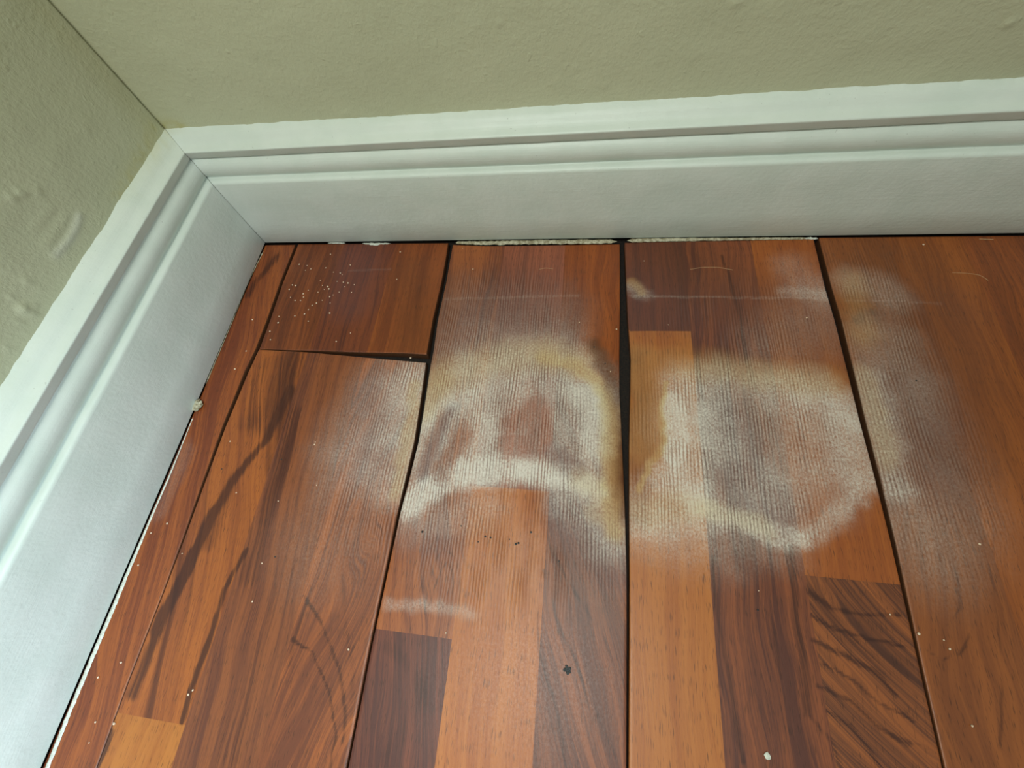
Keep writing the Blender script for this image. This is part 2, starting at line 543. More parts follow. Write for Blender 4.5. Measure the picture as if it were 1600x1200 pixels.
FIG4 = [
    ('k', [(1112, 870), (1120, 960), (1140, 1060), (1160, 1190)], 2.5, 5, 0.55),
    ('k', [(1230, 855), (1240, 930), (1250, 1010), (1262, 1110)], 3, 6, 0.6),
    ('k', [(1195, 880), (1205, 960), (1218, 1060)], 1.5, 4, 0.4),
    ('k', [(1150, 860), (1162, 960), (1175, 1060), (1195, 1180)], 2, 6, 0.25),
    ('k', [(1128, 400), (1150, 470), (1165, 560), (1178, 620)], 1.5, 4, 0.55),
    ('k', [(1100, 470), (1105, 560)], 2, 6, 0.3),
    ('k', [(1262, 925), (1300, 950), (1350, 962), (1405, 962)], 1.8, 4, 0.6),
    ('k', [(1268, 960), (1310, 985), (1360, 1000), (1415, 1012)], 1.2, 3, 0.65),
    ('k', [(1270, 1000), (1330, 1030), (1365, 1050), (1400, 1085)], 2.5, 5, 0.65),
    ('k', [(1285, 1035), (1335, 1065), (1375, 1100), (1430, 1125)], 2, 4, 0.6),
    ('k', [(1275, 1070), (1330, 1095), (1370, 1135), (1420, 1165)], 2.5, 5, 0.6),
    ('k', [(1290, 1110), (1330, 1135), (1360, 1175), (1375, 1200)], 2.5, 5, 0.6),
    ('k', [(1265, 1120), (1300, 1160), (1315, 1200)], 2, 5, 0.5),
    ('k', [(1395, 1150), (1440, 1165), (1460, 1175)], 2, 5, 0.4),
    ('k', [(1275, 935), (1330, 1000), (1400, 1040)], 8, 20, 0.25),
]
FIG5 = [
    ('k', [(1490, 830), (1510, 900), (1518, 980), (1500, 1020), (1470, 1030), (1440, 1010)], 0.8, 3, 0.35),
    ('k', [(1468, 850), (1495, 900), (1502, 950), (1480, 975)], 0.8, 3, 0.30),
    ('k', [(1545, 880), (1560, 960), (1566, 1060), (1560, 1180)], 1.0, 4, 0.30),
    ('k', [(1560, 640), (1575, 740), (1590, 860)], 1.2, 4, 0.30),
    ('k', [(1340, 500), (1350, 490), (1362, 488)], 3, 6, 0.55),
]


def fields(X, Y, strokes):
    out = {k: np.zeros(X.shape) for k in 'wyprkb'}
    clear = np.zeros(X.shape)
    wob = vnoise(X, Y, 150, 3) * 0.004 + vnoise(X, Y, 45, 4) * 0.005
    wob2 = vnoise(X, Y, 150, 13) * 0.004 + vnoise(X, Y, 45, 14) * 0.005
    for ch, pts, r, fade, s in strokes:
        s0 = px(*pts[len(pts) // 2])
        P = [fl(*p) for p in pts]
        q = 0.25 if (ch == 'k' or fade < 5) else 1.0
        d = seg_dist(X + wob * q, Y + wob2 * q, P)
        fd = (fade * 2.2 if r >= 3 else fade * 1.3) if ch == 'k' else (fade if fade < 9 else fade * 1.75)
        t = np.clip((d - r * s0 * (1 if fd == fade else 0.8 if ch != 'k' else 0.5)) / (fd * s0), 0, 1)
        v = s * (1 - t * t * (3 - 2 * t))
        if ch == 'c':
            clear = np.maximum(clear, v * 0.72)
        else:
            out[ch] = 1 - (1 - out[ch]) * (1 - v)
    out['w'] = out['w'] * (1 - clear * 0.8)
    out['w'] = np.clip(out['w'], 0, 1) ** 1.15 * 0.92 * (1 - out['b'] * 0.6)
    out['p'] *= 1 - clear * 0.5
    return out


# ------------------------------------------------------------------ floor boards
def seam(pts):
    """survey points (u, v, width) of a gap's centre line -> y, left x, right x in metres"""
    L, R_ = [], []
    for u, v, w in pts:
        L.append(fl(u - w / 2, v))
        R_.append(fl(u + w / 2, v))
    L = np.array(L)[::-1]
    R_ = np.array(R_)[::-1]
    return L, R_


def edge(P, y):
    """interpolate x(y) with straight continuation"""
    ys, xs = P[:, 1], P[:, 0]
    x = np.interp(y, ys, xs)
    return x


SEAM_A = seam([(462, 385, 4), (440, 440, 4.5), (419, 500, 5.2), (402, 545, 5.8), (385, 580, 6), (363, 634, 5.5), (350, 665, 5), (310, 775, 3.4), (285, 845, 2.2), (255, 925, 1.2), (200, 1065, 1), (150, 1200, 1)])
SEAM_B = seam([(704, 380, 7), (698, 415, 6.5), (693.5, 440, 7), (680, 500, 7), (672.5, 548, 8), (668.5, 570, 6.5), (658, 640, 6), (650, 690, 5.5), (638, 740, 5), (622, 805, 4), (599, 915, 3.4), (580, 1005, 3), (542, 1200, 3)])
SEAM_C = seam([(972, 375, 7), (973.5, 430, 9), (975, 500, 12), (977, 560, 17), (977, 610, 16), (977.5, 650, 13), (978, 700, 10), (980, 800, 6), (981.5, 900, 4), (981.5, 1000, 3.6), (980.5, 1200, 3.2)])
SEAM_D = seam([(1276, 374, 8), (1295, 450, 10), (1310, 500, 10), (1335, 600, 9), (1347, 650, 8), (1373, 750, 7), (1397, 850, 6), (1419, 950, 4.5), (1441, 1050, 3.5), (1475, 1200, 3)])
FRONT = -1.3


def board(label, lf, rt, back, front, blocks, cuts, strokes, crown=None, rows=None, fine=True, curl=None):
    """lf, rt: x(y) functions; back: y(x) function; front: y; cuts: x of strip borders; blocks: (ia, y0, y1, light, dark, seed, skew, fig, heart)"""
    # across parameters
    yb = back(lf(-0.01) * 0.5 + rt(-0.01) * 0.5)
    step = 0.0014
    ys_f = np.arange(yb, -0.50, -0.0016) if front(0.2) < -0.6 else np.linspace(yb, front(0.2), max(8, int((yb - front(0.2)) / 0.0016)))
    ys = list(ys_f)
    if front(0.2) < -0.6:
        ys += list(np.linspace(ys[-1] - 0.01, FRONT, 40))
    ys = np.array(ys)
    for b in blocks:
        for yy in (b[1], b[2]):
            if ys[-1] + .003 < yy < ys[0] - .003:
                ys[np.argmin(abs(ys - yy))] = yy
    # columns as fractions between strip borders; borders at constant x
    ns = len(cuts) + 1
    cols = []
    w0, w1 = lf(-0.2), rt(-0.2)
    bx = [w0] + list(cuts) + [w1]
    seg_n = [max(4, int((bx[i + 1] - bx[i]) / step)) for i in range(ns)]
    t_in, seg_id = [], []
    Xc = []
    L = lf(ys)
    Rr = rt(ys)
    r = 0.0009
    Xcols = []
    for i in range(ns):
        a = L + r if i == 0 else np.full_like(L, cuts[i - 1])
        b = Rr - r if i == ns - 1 else np.full_like(L, cuts[i])
        k = seg_n[i]
        for j in range(k + (1 if i == ns - 1 else 0)):
            t = j / k
            Xcols.append(a * (1 - t) + b * t)
            if j < k:
                seg_id.append(i)
    X = np.array(Xcols)                                       # nu x nv
    Y = np.broadcast_to(ys, X.shape).copy()
    # bring back and front rows to their own lines
    ybk = back(X)
    yfr = front(X)
    f = np.clip((Y - ys[0] + 0.012) / 0.012, 0, 1)
    Y = Y + (ybk - ys[0]) * f
    if front(0.2) > -0.6:
        f2 = np.clip((ys[-1] + 0.03 - np.broadcast_to(ys, X.shape)) / 0.03, 0, 1)
        Y = Y + (yfr - ys[-1]) * f2
    Z = np.zeros_like(X)
    mid = (L + Rr) / 2
    half = (Rr - L) / 2
    s = np.clip((X - mid) / half, -1, 1)
    if crown:
        for (cy, sy, h, edge_drop) in crown:
            g = np.exp(-((Y - cy) / sy) ** 2)
            Z += h * g * (1 - s ** 2) - edge_drop * g * np.clip((abs(s) - 0.75) / 0.25, 0, 1) ** 2
    if curl:
        Z += curl(X, Y, s)
    fl_ = fields(X, Y, strokes)
    nu, nv = X.shape
    top = np.stack([X, Y, Z], -1).reshape(-1, 3)
    faces = [grid_faces(nu, nv)[:, ::-1]]
    # border ring: rounded arris, wall down 8 mm
    ring = [i * nv for i in range(nu)] + [(nu - 1) * nv + j for j in range(1, nv)] + [i * nv + nv - 1 for i in range(nu - 2, -1, -1)] + [j for j in range(nv - 2, 0, -1)]
    ring = np.array(ring)
    rp = top[ring]
    on = np.zeros((len(ring), 2))
    ii, jj = ring // nv, ring % nv
    on[ii == 0, 0] -= 1
    on[ii == nu - 1, 0] += 1
    on[jj == 0, 1] += 1
    on[jj == nv - 1, 1] -= 1
    verts = [top]
    base = len(top)
    prev = ring
    n = len(ring)
    for ox, dz in ((0.0006, -0.0003), (r, -0.0009), (r, -0.0078)):
        q = rp.copy()
        q[:, :2] += on * ox
        if dz < -0.005:
            q[:, 2] = -0.0078
        else:
            q[:, 2] += dz
        verts.append(q)
        cur = np.arange(base, base + n)
        base += n
        faces.append(np.stack([prev, np.roll(prev, -1), np.roll(cur, -1), cur], 1)[:, ::-1] if False else np.stack([prev, np.roll(prev, -1), np.roll(cur, -1), cur], 1))
        prev = cur
    V = np.concatenate(verts)
    o = mesh_obj('laminate_plank', V, np.concatenate(faces), MAT['plank'])
    me = o.data
    # attributes
    def pad(a):
        a = a.reshape(-1)
        return np.concatenate([a] + [a[ring]] * 3)
    rgba = np.ones((len(V), 4), dtype=np.float32)
    for nm, chs in (('stain', 'wyp'), ('wear_tone', 'rkb')):
        at = me.attributes.new(nm, 'FLOAT_COLOR', 'POINT')
        for i, c in enumerate(chs):
            rgba[:, i] = pad(fl_[c])
        at.data.foreach_set('color', rgba.ravel())
    nf = len(me.polygons)
    seg = np.repeat(np.array(seg_id), nv - 1)
    yc = np.tile((ys[:-1] + ys[1:]) / 2, nu - 1)
    ids = np.zeros(nf, dtype=int)
    for k, b in enumerate(blocks):
        msk = (seg == b[0]) & (yc < b[1]) & (yc >= b[2])
        ids[:len(seg)][msk] = k
    # side faces take nearest block 0: recoloured by the core shading anyway
    lt = np.array([(*lin(b[3]), 1) for b in blocks], dtype=np.float32)
    dk = np.array([(*lin(b[4]), 1) for b in blocks], dtype=np.float32)
    pr = np.array([(b[5], b[6], b[7], b[8]) for b in blocks], dtype=np.float32)
    ring_face_block = np.zeros(n, dtype=int)
    rs = np.minimum(ii, nu - 2)
    rj = np.minimum(jj, nv - 2)
    ring_face_block = ids[rs * (nv - 1) + rj]
    ids[len(seg):] = np.tile(ring_face_block, 3)
    for nm, arr in (('block_light', lt), ('block_dark', dk), ('block_grain', pr)):
        at = me.attributes.new(nm, 'FLOAT_COLOR', 'CORNER')
        at.data.foreach_set('color', np.repeat(arr[ids], 4, axis=0).ravel())
    # crisp shading at the side walls
    tag(o, label, 'floor plank', 'laminate planks of the floor', 'thing')
    return o


def fy(u, v): return fl(u, v)[1]
def fx(u, v): return fl(u, v)[0]


def poly_y(pts):
    P = np.array([fl(*p) for p in pts])
    return lambda x: np.interp(x, P[:, 0], P[:, 1])


OR = (176, 92, 44); GO = (192, 108, 50); RD = (150, 72, 42); DK = (112, 56, 42); DP = (92, 46, 40); DO = (150, 74, 36)
A_, B_ = 0.5, -2.0
LFA = lambda y: edge(SEAM_A[0], y); RTA = lambda y: edge(SEAM_A[1], y)
LFB = lambda y: edge(SEAM_B[0], y); RTB = lambda y: edge(SEAM_B[1], y)
LFC = lambda y: edge(SEAM_C[0], y); RTC = lambda y: edge(SEAM_C[1], y)
LFD = lambda y: edge(SEAM_D[0], y); RTD = lambda y: edge(SEAM_D[1], y)
far = lambda x: np.full_like(np.asarray(x, dtype=float), FRONT) if np.ndim(x) else FRONT

# narrow ripped plank along the left baseboard
board('narrow ripped reddish plank running along the left baseboard', lambda y: np.full_like(np.asarray(y, float), -0.0004) if np.ndim(y) else -0.0004, LFA,
      poly_y([(418, 383.5), (462, 383)]), far,
      [(0, A_, B_, (168, 84, 42), (124, 56, 34), 3.1, 0.18, 0.35, 0.15)], [], ST1)
# short cut piece at the back
board('short cut-off brown plank against the back baseboard, dusted with crumbs', RTA, LFB,
      poly_y([(464, 382), (700, 380.5)]), poly_y([(405, 544.5), (500, 547), (550, 549), (635, 551.5), (666, 554)]),
      [(0, A_, B_, (148, 72, 38), (108, 50, 30), 5.5, 0.02, 0.2, 0.1),
       (1, A_, B_, (132, 62, 38), (92, 42, 34), 6.5, 0.0, 0.3, 0.2),
       (2, A_, B_, (152, 74, 36), (122, 56, 30), 8.2, 0.0, 0.1, 0.1)],
      [0.1000, 0.1630], STS, curl=lambda X, Y, s: 0.0022 * np.clip((s + 0.2) / 1.2, 0, 1) ** 2 * np.clip(-(Y + 0.03) / 0.12, 0, 1) ** 2)
# long plank with heart streaks, behind edge at the transverse gap
jl = fy(240, 1124)
board('long plank with black heart streaks between the narrow plank and the bleached ones', RTA, LFB,
      poly_y([(405, 547), (485, 552), (572, 560), (669, 568)]), far,
      [(0, A_, jl, (178, 92, 44), (140, 68, 38), 12.3, 0.25, 0.45, 0.55),
       (0, jl, B_, (190, 108, 52), (172, 92, 44), 15.3, 0.0, 0.1, 0.0),
       (1, A_, B_, (150, 78, 48), (108, 54, 42), 18.8, 0.06, 0.25, 0.30),
       (2, A_, B_, (176, 90, 50), (118, 58, 42), 23.1, -0.16, 0.7, 0.20)],
      [0.1000, 0.1625], ST2, crown=[(-0.20, 0.10, 0.0012, 0.0)])
# bleached plank left of the widest gap
j3 = fy(650, 991)
board('water-bleached plank with a white ring stain, left of the widest gap', RTB, LFC,
      poly_y([(707, 383), (760, 385), (850, 384), (968, 382)]), far,
      [(0, A_, j3, (176, 92, 54), (124, 60, 44), 31.4, 0.03, 0.5, 0.2),
       (0, j3, B_, (136, 66, 50), (90, 44, 42), 33.9, 0.15, 0.6, 0.3),
       (1, A_, fy(800, 764), (172, 90, 68), (134, 70, 56), 36.2, 0.0, 0.2, 0.1),
       (1, fy(800, 764), B_, (196, 108, 56), (176, 90, 46), 39.0, 0.0, 0.1, 0.0),
       (2, A_, fy(900, 600), (166, 80, 36), (136, 62, 30), 41.7, 0.0, 0.5, 0.05),
       (2, fy(900, 600), B_, (156, 80, 50), (108, 54, 42), 44.4, 0.30, 0.35, 0.15)],
      [0.2865, 0.3500], ST3 + FIG3, crown=[(-0.19, 0.085, 0.0042, 0.0016)],
      curl=lambda X, Y, s: -0.0030 * np.exp(-((Y + 0.155) / 0.07) ** 2) * np.clip((s - 0.72) / 0.28, 0, 1) ** 1.5)
# bleached plank right of the widest gap
j4 = fy(1330, 906)
board('water-bleached plank with a hazy white blotch, right of the widest gap', RTC, LFD,
      poly_y([(977, 380), (1060, 378), (1160, 376.5), (1272, 374)]), far,
      [(0, A_, fy(1020, 518), (124, 62, 44), (98, 50, 40), 51.1, 0.0, 0.2, 0.0),
       (0, fy(1020, 518), B_, (194, 108, 52), (176, 92, 44), 53.3, 0.0, 0.1, 0.0),
       (1, A_, B_, (150, 76, 48), (98, 48, 40), 57.5, 0.01, 0.35, 0.35),
       (2, A_, j4, (176, 90, 42), (156, 76, 38), 61.2, 0.0, 0.15, 0.0),
       (2, j4, B_, (164, 86, 48), (96, 50, 38), 66.6, 0.9, 0.9, 0.25)],
      [0.4675, 0.5305], ST4 + FIG4, crown=[(-0.19, 0.10, 0.0038, 0.0008)])
# last board at the right
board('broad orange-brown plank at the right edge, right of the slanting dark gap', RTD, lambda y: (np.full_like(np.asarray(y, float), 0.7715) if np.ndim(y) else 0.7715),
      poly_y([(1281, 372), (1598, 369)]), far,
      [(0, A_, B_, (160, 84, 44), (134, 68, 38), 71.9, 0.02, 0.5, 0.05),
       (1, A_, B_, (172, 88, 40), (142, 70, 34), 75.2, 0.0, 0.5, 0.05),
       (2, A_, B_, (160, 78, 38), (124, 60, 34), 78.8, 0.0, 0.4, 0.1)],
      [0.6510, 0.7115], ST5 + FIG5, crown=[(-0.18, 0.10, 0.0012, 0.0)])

# sound boards carry on to the right
const = lambda c: (lambda y: np.full_like(np.asarray(y, float), c) if np.ndim(y) else c)
SOUND = ['first', 'second', 'third', 'fourth']
for k in range(4):
    x0 = 0.7722 + k * 0.182
    board('sound, unstained orange-brown plank, %s beyond the broad plank at the right' % SOUND[k], const(x0), const(x0 + 0.1812), lambda x: np.asarray(x) * 0 - 0.0018, far,
          [(0, A_, -0.3 - 0.1 * k, (176, 92, 46), (130, 64, 38), 80.1 + k * 9, 0.02, 0.4, 0.1),
           (0, -0.3 - 0.1 * k, B_, (150, 78, 46), (104, 52, 38), 82.1 + k * 9, 0.1, 0.4, 0.2),
           (1, A_, B_, (190, 104, 52), (166, 86, 44), 84.1 + k * 9, 0.0, 0.3, 0.0),
           (2, A_, B_, (156, 78, 44), (110, 54, 38), 86.1 + k * 9, -0.04, 0.5, 0.2)],
          [x0 + 0.0604, x0 + 0.1208], [])

# ------------------------------------------------------------------ setting
def slab(name, p0, pu, pv, nu, nv, mat, thick, us=None, vs=None, relief=None, tint=None):
    us = np.linspace(0, 1, nu) if us is None else us
    vs = np.linspace(0, 1, nv) if vs is None else vs
    p0, pu, pv = map(np.array, (p0, pu, pv))
    U, Vv = np.meshgrid(us, vs, indexing='ij')
    P = p0 + U[..., None] * pu + Vv[..., None] * pv
    nrm = np.cross(pu, pv)
    nrm = nrm / np.linalg.norm(nrm)
    if relief is not None:
        P = P + nrm * relief(P)[..., None]
    n1, n2 = len(us), len(vs)
    V = P.reshape(-1, 3)
    ring = np.array([i * n2 for i in range(n1)] + [(n1 - 1) * n2 + j for j in range(1, n2)] + [i * n2 + n2 - 1 for i in range(n1 - 2, -1, -1)] + [j for j in range(n2 - 2, 0, -1)])
    back = V[ring] - nrm * thick
    b0 = len(V)
    cur = np.arange(b0, b0 + len(ring))
    F = np.concatenate([grid_faces(n1, n2), np.stack([ring, cur, np.roll(cur, -1), np.roll(ring, -1)], 1)])
    o = mesh_obj(name, np.concatenate([V, back]), F, mat)
    if tint is not None:
        at = o.data.attributes.new('tint', 'FLOAT_COLOR', 'POINT')
        c = np.zeros((len(V) + len(ring), 4), dtype=np.float32)
        c[:len(V), :3] = tint(P).reshape(-1, 3)
        at.data.foreach_set('color', c.ravel())
    o['kind'] = 'structure'
    return o


# dark subfloor under the boards
slab('floor', (-0.1, FRONT, -0.008), (1.7, 0, 0), (0, -FRONT + 0.1, 0), 40, 40, MAT['sub'], 0.05)

D = 0.022


def lerp_axis(a, b, dens, n):
    return np.unique(np.concatenate([np.linspace(0, 1, n), dens]))


def tint_left(P):
    Yv, Zv = P[..., 1], P[..., 2]
    t = np.zeros(P.shape)
    pts = [on_x(238, 205, -D), on_x(215, 262, -D), on_x(190, 305, -D)]
    d = seg_dist(Yv, Zv, pts)
    t[..., 0] = 0.45 * np.exp(-(d / 0.008) ** 2) * (0.6 + vnoise(Yv, Zv, 300, 5))
    d = seg_dist(Yv, Zv, [on_x(70, 20, -D), on_x(150, 100, -D), on_x(235, 195, -D)])
    t[..., 0] += 0.12 * np.exp(-(d / 0.012) ** 2)
    d = seg_dist(Yv, Zv, [on_x(123, 338, -D), on_x(112, 372, -D), on_x(88, 398, -D)])
    t[..., 1] = 0.5 * np.exp(-(d / 0.003) ** 2)
    return np.clip(t, 0, 1)


LUMPS = [(18, 465, .0016, .0014), (37, 483, .0035, .0022), (52, 491, .0018, .0012), (55, 478, .0016, .001), (30, 503, .0020, .001), (12, 545, .0018, .001),
         (75, 32, .0018, .001), (60, 300, .002, .0008), (30, 300, .003, .0010), (18, 310, .003, .0010), (45, 440, .0025, .0006), (62, 452, .002, .0007), (38, 436, .002, .0008), (80, 255, .003, .0006), (135, 205, .002, .0005)]


def relief_left(P):
    Yv, Zv = P[..., 1], P[..., 2]
    h = vnoise(Yv, Zv, 30, 8) * 0.0008 + vnoise(Yv, Zv, 80, 9) * 0.0005
    for u, v, r, a in LUMPS:
        y, z = on_x(u, v, -D)
        e = 1 + 0.3 * math.sin(u)
        h = h + a * np.exp(-(((Yv - y) / (r * e)) ** 2 + ((Zv - z) / r) ** 2))
    # trowel scar
    d = seg_dist(Yv, Zv, [on_x(124, 335, -D), on_x(120, 352, -D), on_x(105, 380, -D), on_x(84, 400, -D)])
    h = h + 0.0010 * np.exp(-(d / 0.0020) ** 2)
    for a, b, s in (((105, 335), (72, 385), 1), ((92, 330), (58, 375), -1), ((80, 322), (45, 362), 1), ((60, 292), (20, 310), 1), ((110, 350), (85, 392), -1)):
        d = seg_dist(Yv, Zv, [on_x(*a, -D), on_x(*b, -D)])
        h = h + s * 0.0003 * np.exp(-(d / 0.0013) ** 2)
    f = np.clip(-(Yv - 0.012) / 0.02, 0, 1)
    return h * f


def relief_back(P):
    Xv, Zv = P[..., 0], P[..., 2]
    h = vnoise(Xv, Zv, 26, 18) * 0.0006 + vnoise(Xv, Zv, 70, 19) * 0.0005
    for u, v, r, a in ((1578, 36, .002, .0014), (1150, 5, .0022, .0012), (898, 108, .0012, .0009), (944, 135, .0014, .001), (862, 130, .001, .0007), (298, 152, .0016, .001), (540, 178, .0018, .001), (780, 36, .0014, .001), (1312, 62, .001, .0006), (1080, 90, .003, .0004)):
        x, z = on_y(u, v, D)
        h = h + a * np.exp(-(((Xv - x) / (r * 1.3)) ** 2 + ((Zv - z) / r) ** 2))
    f = np.clip((Xv + 0.012) / 0.02, 0, 1)
    return h * f


def tint_back(P):
    Xv, Zv = P[..., 0], P[..., 2]
    t = np.zeros(P.shape)
    d = seg_dist(Xv, Zv, [on_y(242, 196, D), on_y(262, 196, D), on_y(285, 198, D)])
    t[..., 0] = 0.6 * np.exp(-(d / 0.006) ** 2) * (0.7 + vnoise(Xv, Zv, 300, 25))
    d = seg_dist(Xv, Zv, [on_y(75, 10, D), on_y(240, 190, D)])
    t[..., 0] += 0.12 * np.exp(-(d / 0.010) ** 2)
    return np.clip(t, 0, 1)


# uneven sampling: dense near the corner
zs = np.unique(np.concatenate([np.linspace(0, 0.36, 200) / 2.4, np.linspace(0.36, 2.4, 30) / 2.4]))
ysl = np.unique(np.concatenate([np.linspace(0, 0.42, 230) / (D - FRONT), np.linspace(0.42, D - FRONT, 20) / (D - FRONT)]))
slab('wall_left', (-D, FRONT, 0), (0, D - FRONT, 0), (0, 0, 2.4), 0, 0, MAT['wall'], 0.1, us=(1 - ysl)[::-1], vs=zs, relief=relief_left, tint=tint_left)
xs = np.unique(np.concatenate([np.linspace(0, 0.95, 420) / 1.617, np.linspace(0.95, 1.617, 20) / 1.617]))
slab('wall_back', (-D, D, 0), (1.622, 0, 0), (0, 0, 2.4), 0, 0, MAT['wall'], 0.1, us=xs, vs=zs, relief=relief_back, tint=tint_back)

PROFILE = [(0.0165, 0.0012), (0.0004, 0.0012), (0, 0.0018), (0, 0.03), (0, 0.06), (0, 0.0818), (0.0003, 0.0832), (0.0011, 0.0843), (0.0025, 0.0850), (0.0042, 0.0853), (0.0060, 0.0854), (0.0074, 0.0858),
           (0.0072, 0.0868), (0.0058, 0.0884), (0.0047, 0.0906), (0.0042, 0.0935), (0.0042, 0.0965), (0.0050, 0.0995), (0.0064, 0.1020), (0.0084, 0.1040), (0.0098, 0.1050),
           (0.0096, 0.1058), (0.0078, 0.1066), (0.0070, 0.1080), (0.0058, 0.1110), (0.0048, 0.1138), (0.0044, 0.1148), (0.0047, 0.1155), (0.0062, 0.1163), (0.0084, 0.1172), (0.0108, 0.1185), (0.0126, 0.1202), (0.0142, 0.1222), (0.0160, 0.1241), (0.0184, 0.1257), (0.0210, 0.1268), (0.0228, 0.1278)]
PROFILE = np.array(PROFILE)


def baseboard(name, axis, length):
    t = np.concatenate([np.linspace(0, 0.9, 450), np.linspace(0.92, length, 16)])
    off, z = PROFILE[:, 0], PROFILE[:, 1]
    T, O = np.meshgrid(t, off, indexing='ij')
    Zz = np.broadcast_to(z, T.shape).copy()
    k = len(z)
    seed = 40 if axis == 'x' else 60
    wav = vnoise(T, Zz, 120, seed) * 0.0011 + vnoise(T, Zz, 420, seed + 1) * 0.0007
    topw = np.clip((np.arange(k) - (k - 4)) / 3, 0, 1)
    Zz += wav * topw
    Zz += 0.0009 * vnoise(T, T * 0, 9, seed + 2) * topw
    O2 = O + vnoise(T, Zz, 40, seed + 3) * 0.0004 * (Zz > 0.003)
    A = T - O + 0.00025
    A[T > 0.05] = T[T > 0.05]
    if axis == 'x':
        V = np.stack([A, O2, Zz], -1)
    else:
        V = np.stack([-O2, -A, Zz], -1)
    F = grid_faces(len(t), k)
    if axis == 'x':
        F = F
    else:
        F = F[:, ::-1]
    o = mesh_obj(name, V.reshape(-1, 3), F, MAT['white'])
    c = np.zeros((V.shape[0] * k, 4), dtype=np.float32)
    tt = np.zeros(T.shape + (3,))
    # yellowed caulk near the corner along the wall, dark crack in the mitre
    if axis == 'y':
        tt[..., 0] = 0.45 * np.clip(1 - T / 0.075, 0, 1) * np.clip((Zz - 0.119) / 0.008, 0, 1) * (0.6 + 1.2 * vnoise(T, Zz, 260, 71))
        tt[..., 0] += 0.12 * np.clip((Zz - 0.108) / 0.02, 0, 1) * np.clip(1 - T / 0.2, 0, 1)
    else:
        tt[..., 0] = 0.5 * np.clip(1 - T / 0.022, 0, 1) * np.clip((Zz - 0.124) / 0.006, 0, 1) * (0.6 + 1.2 * vnoise(T, Zz, 260, 72))
    c[:, :3] = np.clip(tt, 0, 1).reshape(-1, 3)
    at = o.data.attributes.new('tint', 'FLOAT_COLOR', 'POINT')
    at.data.foreach_set('color', c.ravel())
    o['kind'] = 'structure'
    return o


bb_back = baseboard('baseboard_back', 'x', 1.6)
bb_left = baseboard('baseboard_left', 'y', 1.3)


# ---- caulk and paint beads (parts of the baseboards)
def bead(name, pts, mat, parent, label=None, seed=0, n=160, rough=0.3):
    """pts: (x, y, half width, height) centre line on the floor; lumpy half-round ribbon"""
    P = np.array(pts)
    tt = np.linspace(0, len(P) - 1, n)
    C_ = np.stack([np.interp(tt, np.arange(len(P)), P[:, i]) for i in range(4)], 1)
    r = np.random.default_rng(seed)
    jit = np.convolve(r.random(n + 8) - 0.5, np.ones(3) / 3, 'same')[:n]
    jit2 = np.convolve(r.random(n + 8) - 0.5, np.ones(3) / 3, 'same')[:n]
    d = np.gradient(C_[:, :2], axis=0)
    d /= np.linalg.norm(d, axis=1)[:, None]
    nr = np.stack([-d[:, 1], d[:, 0]], 1)
    V = []
    ang = np.linspace(0, math.pi, 7)
    taper = np.clip(np.minimum(np.arange(n), np.arange(n)[::-1]) / 4, 0.15, 1)
    for a in ang:
        w = C_[:, 2] * (1 + rough * 2 * (jit if a < 1.5 else jit2)) * taper
        p = C_[:, :2] + nr * (math.cos(a) * w)[:, None]
        z = math.sin(a) * C_[:, 3] * (1 + jit * rough) * taper + 0.0001
        V.append(np.column_stack([p, z]))
    V = np.array(V)
    F = grid_faces(7, n)
    o = mesh_obj(name, V.reshape(-1, 3), F, mat, parent)
    if label: o['label'] = label
    return o


def rim(pts, w, h):
    return [(*fl(u, v), w if not isinstance(w, (list, tuple)) else w[i], h) for i, (u, v) in enumerate(pts)]


bead('caulk_strip', rim([(712, 379.5), (760, 380), (850, 378.5), (964, 377.5)], [0.0016, 0.0026, 0.0028, 0.0026], 0.0016), MAT['caulk'], bb_back, 'old cream caulk strip exposed behind the ring-stained plank', 1)
bead('caulk_strip', rim([(980, 376), (1080, 374.5), (1180, 373.5), (1262, 373)], [0.0024, 0.0019, 0.0014, 0.0010], 0.0015), MAT['caulk'], bb_back, 'thin cream caulk strip behind the hazy bleached plank', 2)
bead('paint_chip', rim([(566, 380.5), (585, 381.5), (610, 380.5)], [0.0006, 0.0016, 0.0006], 0.0009), MAT['chip'], bb_back, 'flaked white paint crust behind the short plank', 3, 40, 0.8)
bead('paint_chip', rim([(512, 380), (540, 380)], 0.0006, 0.0008), MAT['chip'], bb_back, None, 4, 30, 0.8)
bead('paint_chip', rim([(1255, 372.5), (1278, 373)], 0.0011, 0.001), MAT['chip'], bb_back, None, 5, 30, 0.8)
bead('paint_bead', rim([(302, 652), (281, 704), (263, 748), (240, 800), (206, 880), (175, 955), (142, 1033), (108, 1115), (78, 1190), (40, 1280)],
     [0.0003, 0.0005, 0.0008, 0.0010, 0.0015, 0.0019, 0.0018, 0.0017, 0.0016, 0.0016], 0.0005), MAT['chip'], bb_left, 'thin bead of spilled white paint along the floor', 6, 500, 0.25)
bead('paint_bead', rim([(412, 392), (398, 420), (385, 448), (366, 495), (345, 545), (322, 600)], 0.0004, 0.0004), MAT['caulk'], bb_left, None, 9, 120, 0.8)


# ------------------------------------------------------------------ small debris
def lump_mesh(name, r, mat, seed, flat=0.6, sub=2):
    import bmesh
    bm = bmesh.new()
    bmesh.ops.create_icosphere(bm, subdivisions=sub, radius=r)
    g = random.Random(seed)
    for v in bm.verts:
        v.co *= 0.75 + 0.5 * g.random()
        v.co.z *= flat
    zmin = min(v.co.z for v in bm.verts)
    for v in bm.verts:
        v.co.z -= zmin
    me = bpy.data.meshes.new(name)
    bm.to_mesh(me)
    bm.free()
    me.materials.append(mat)
    return me


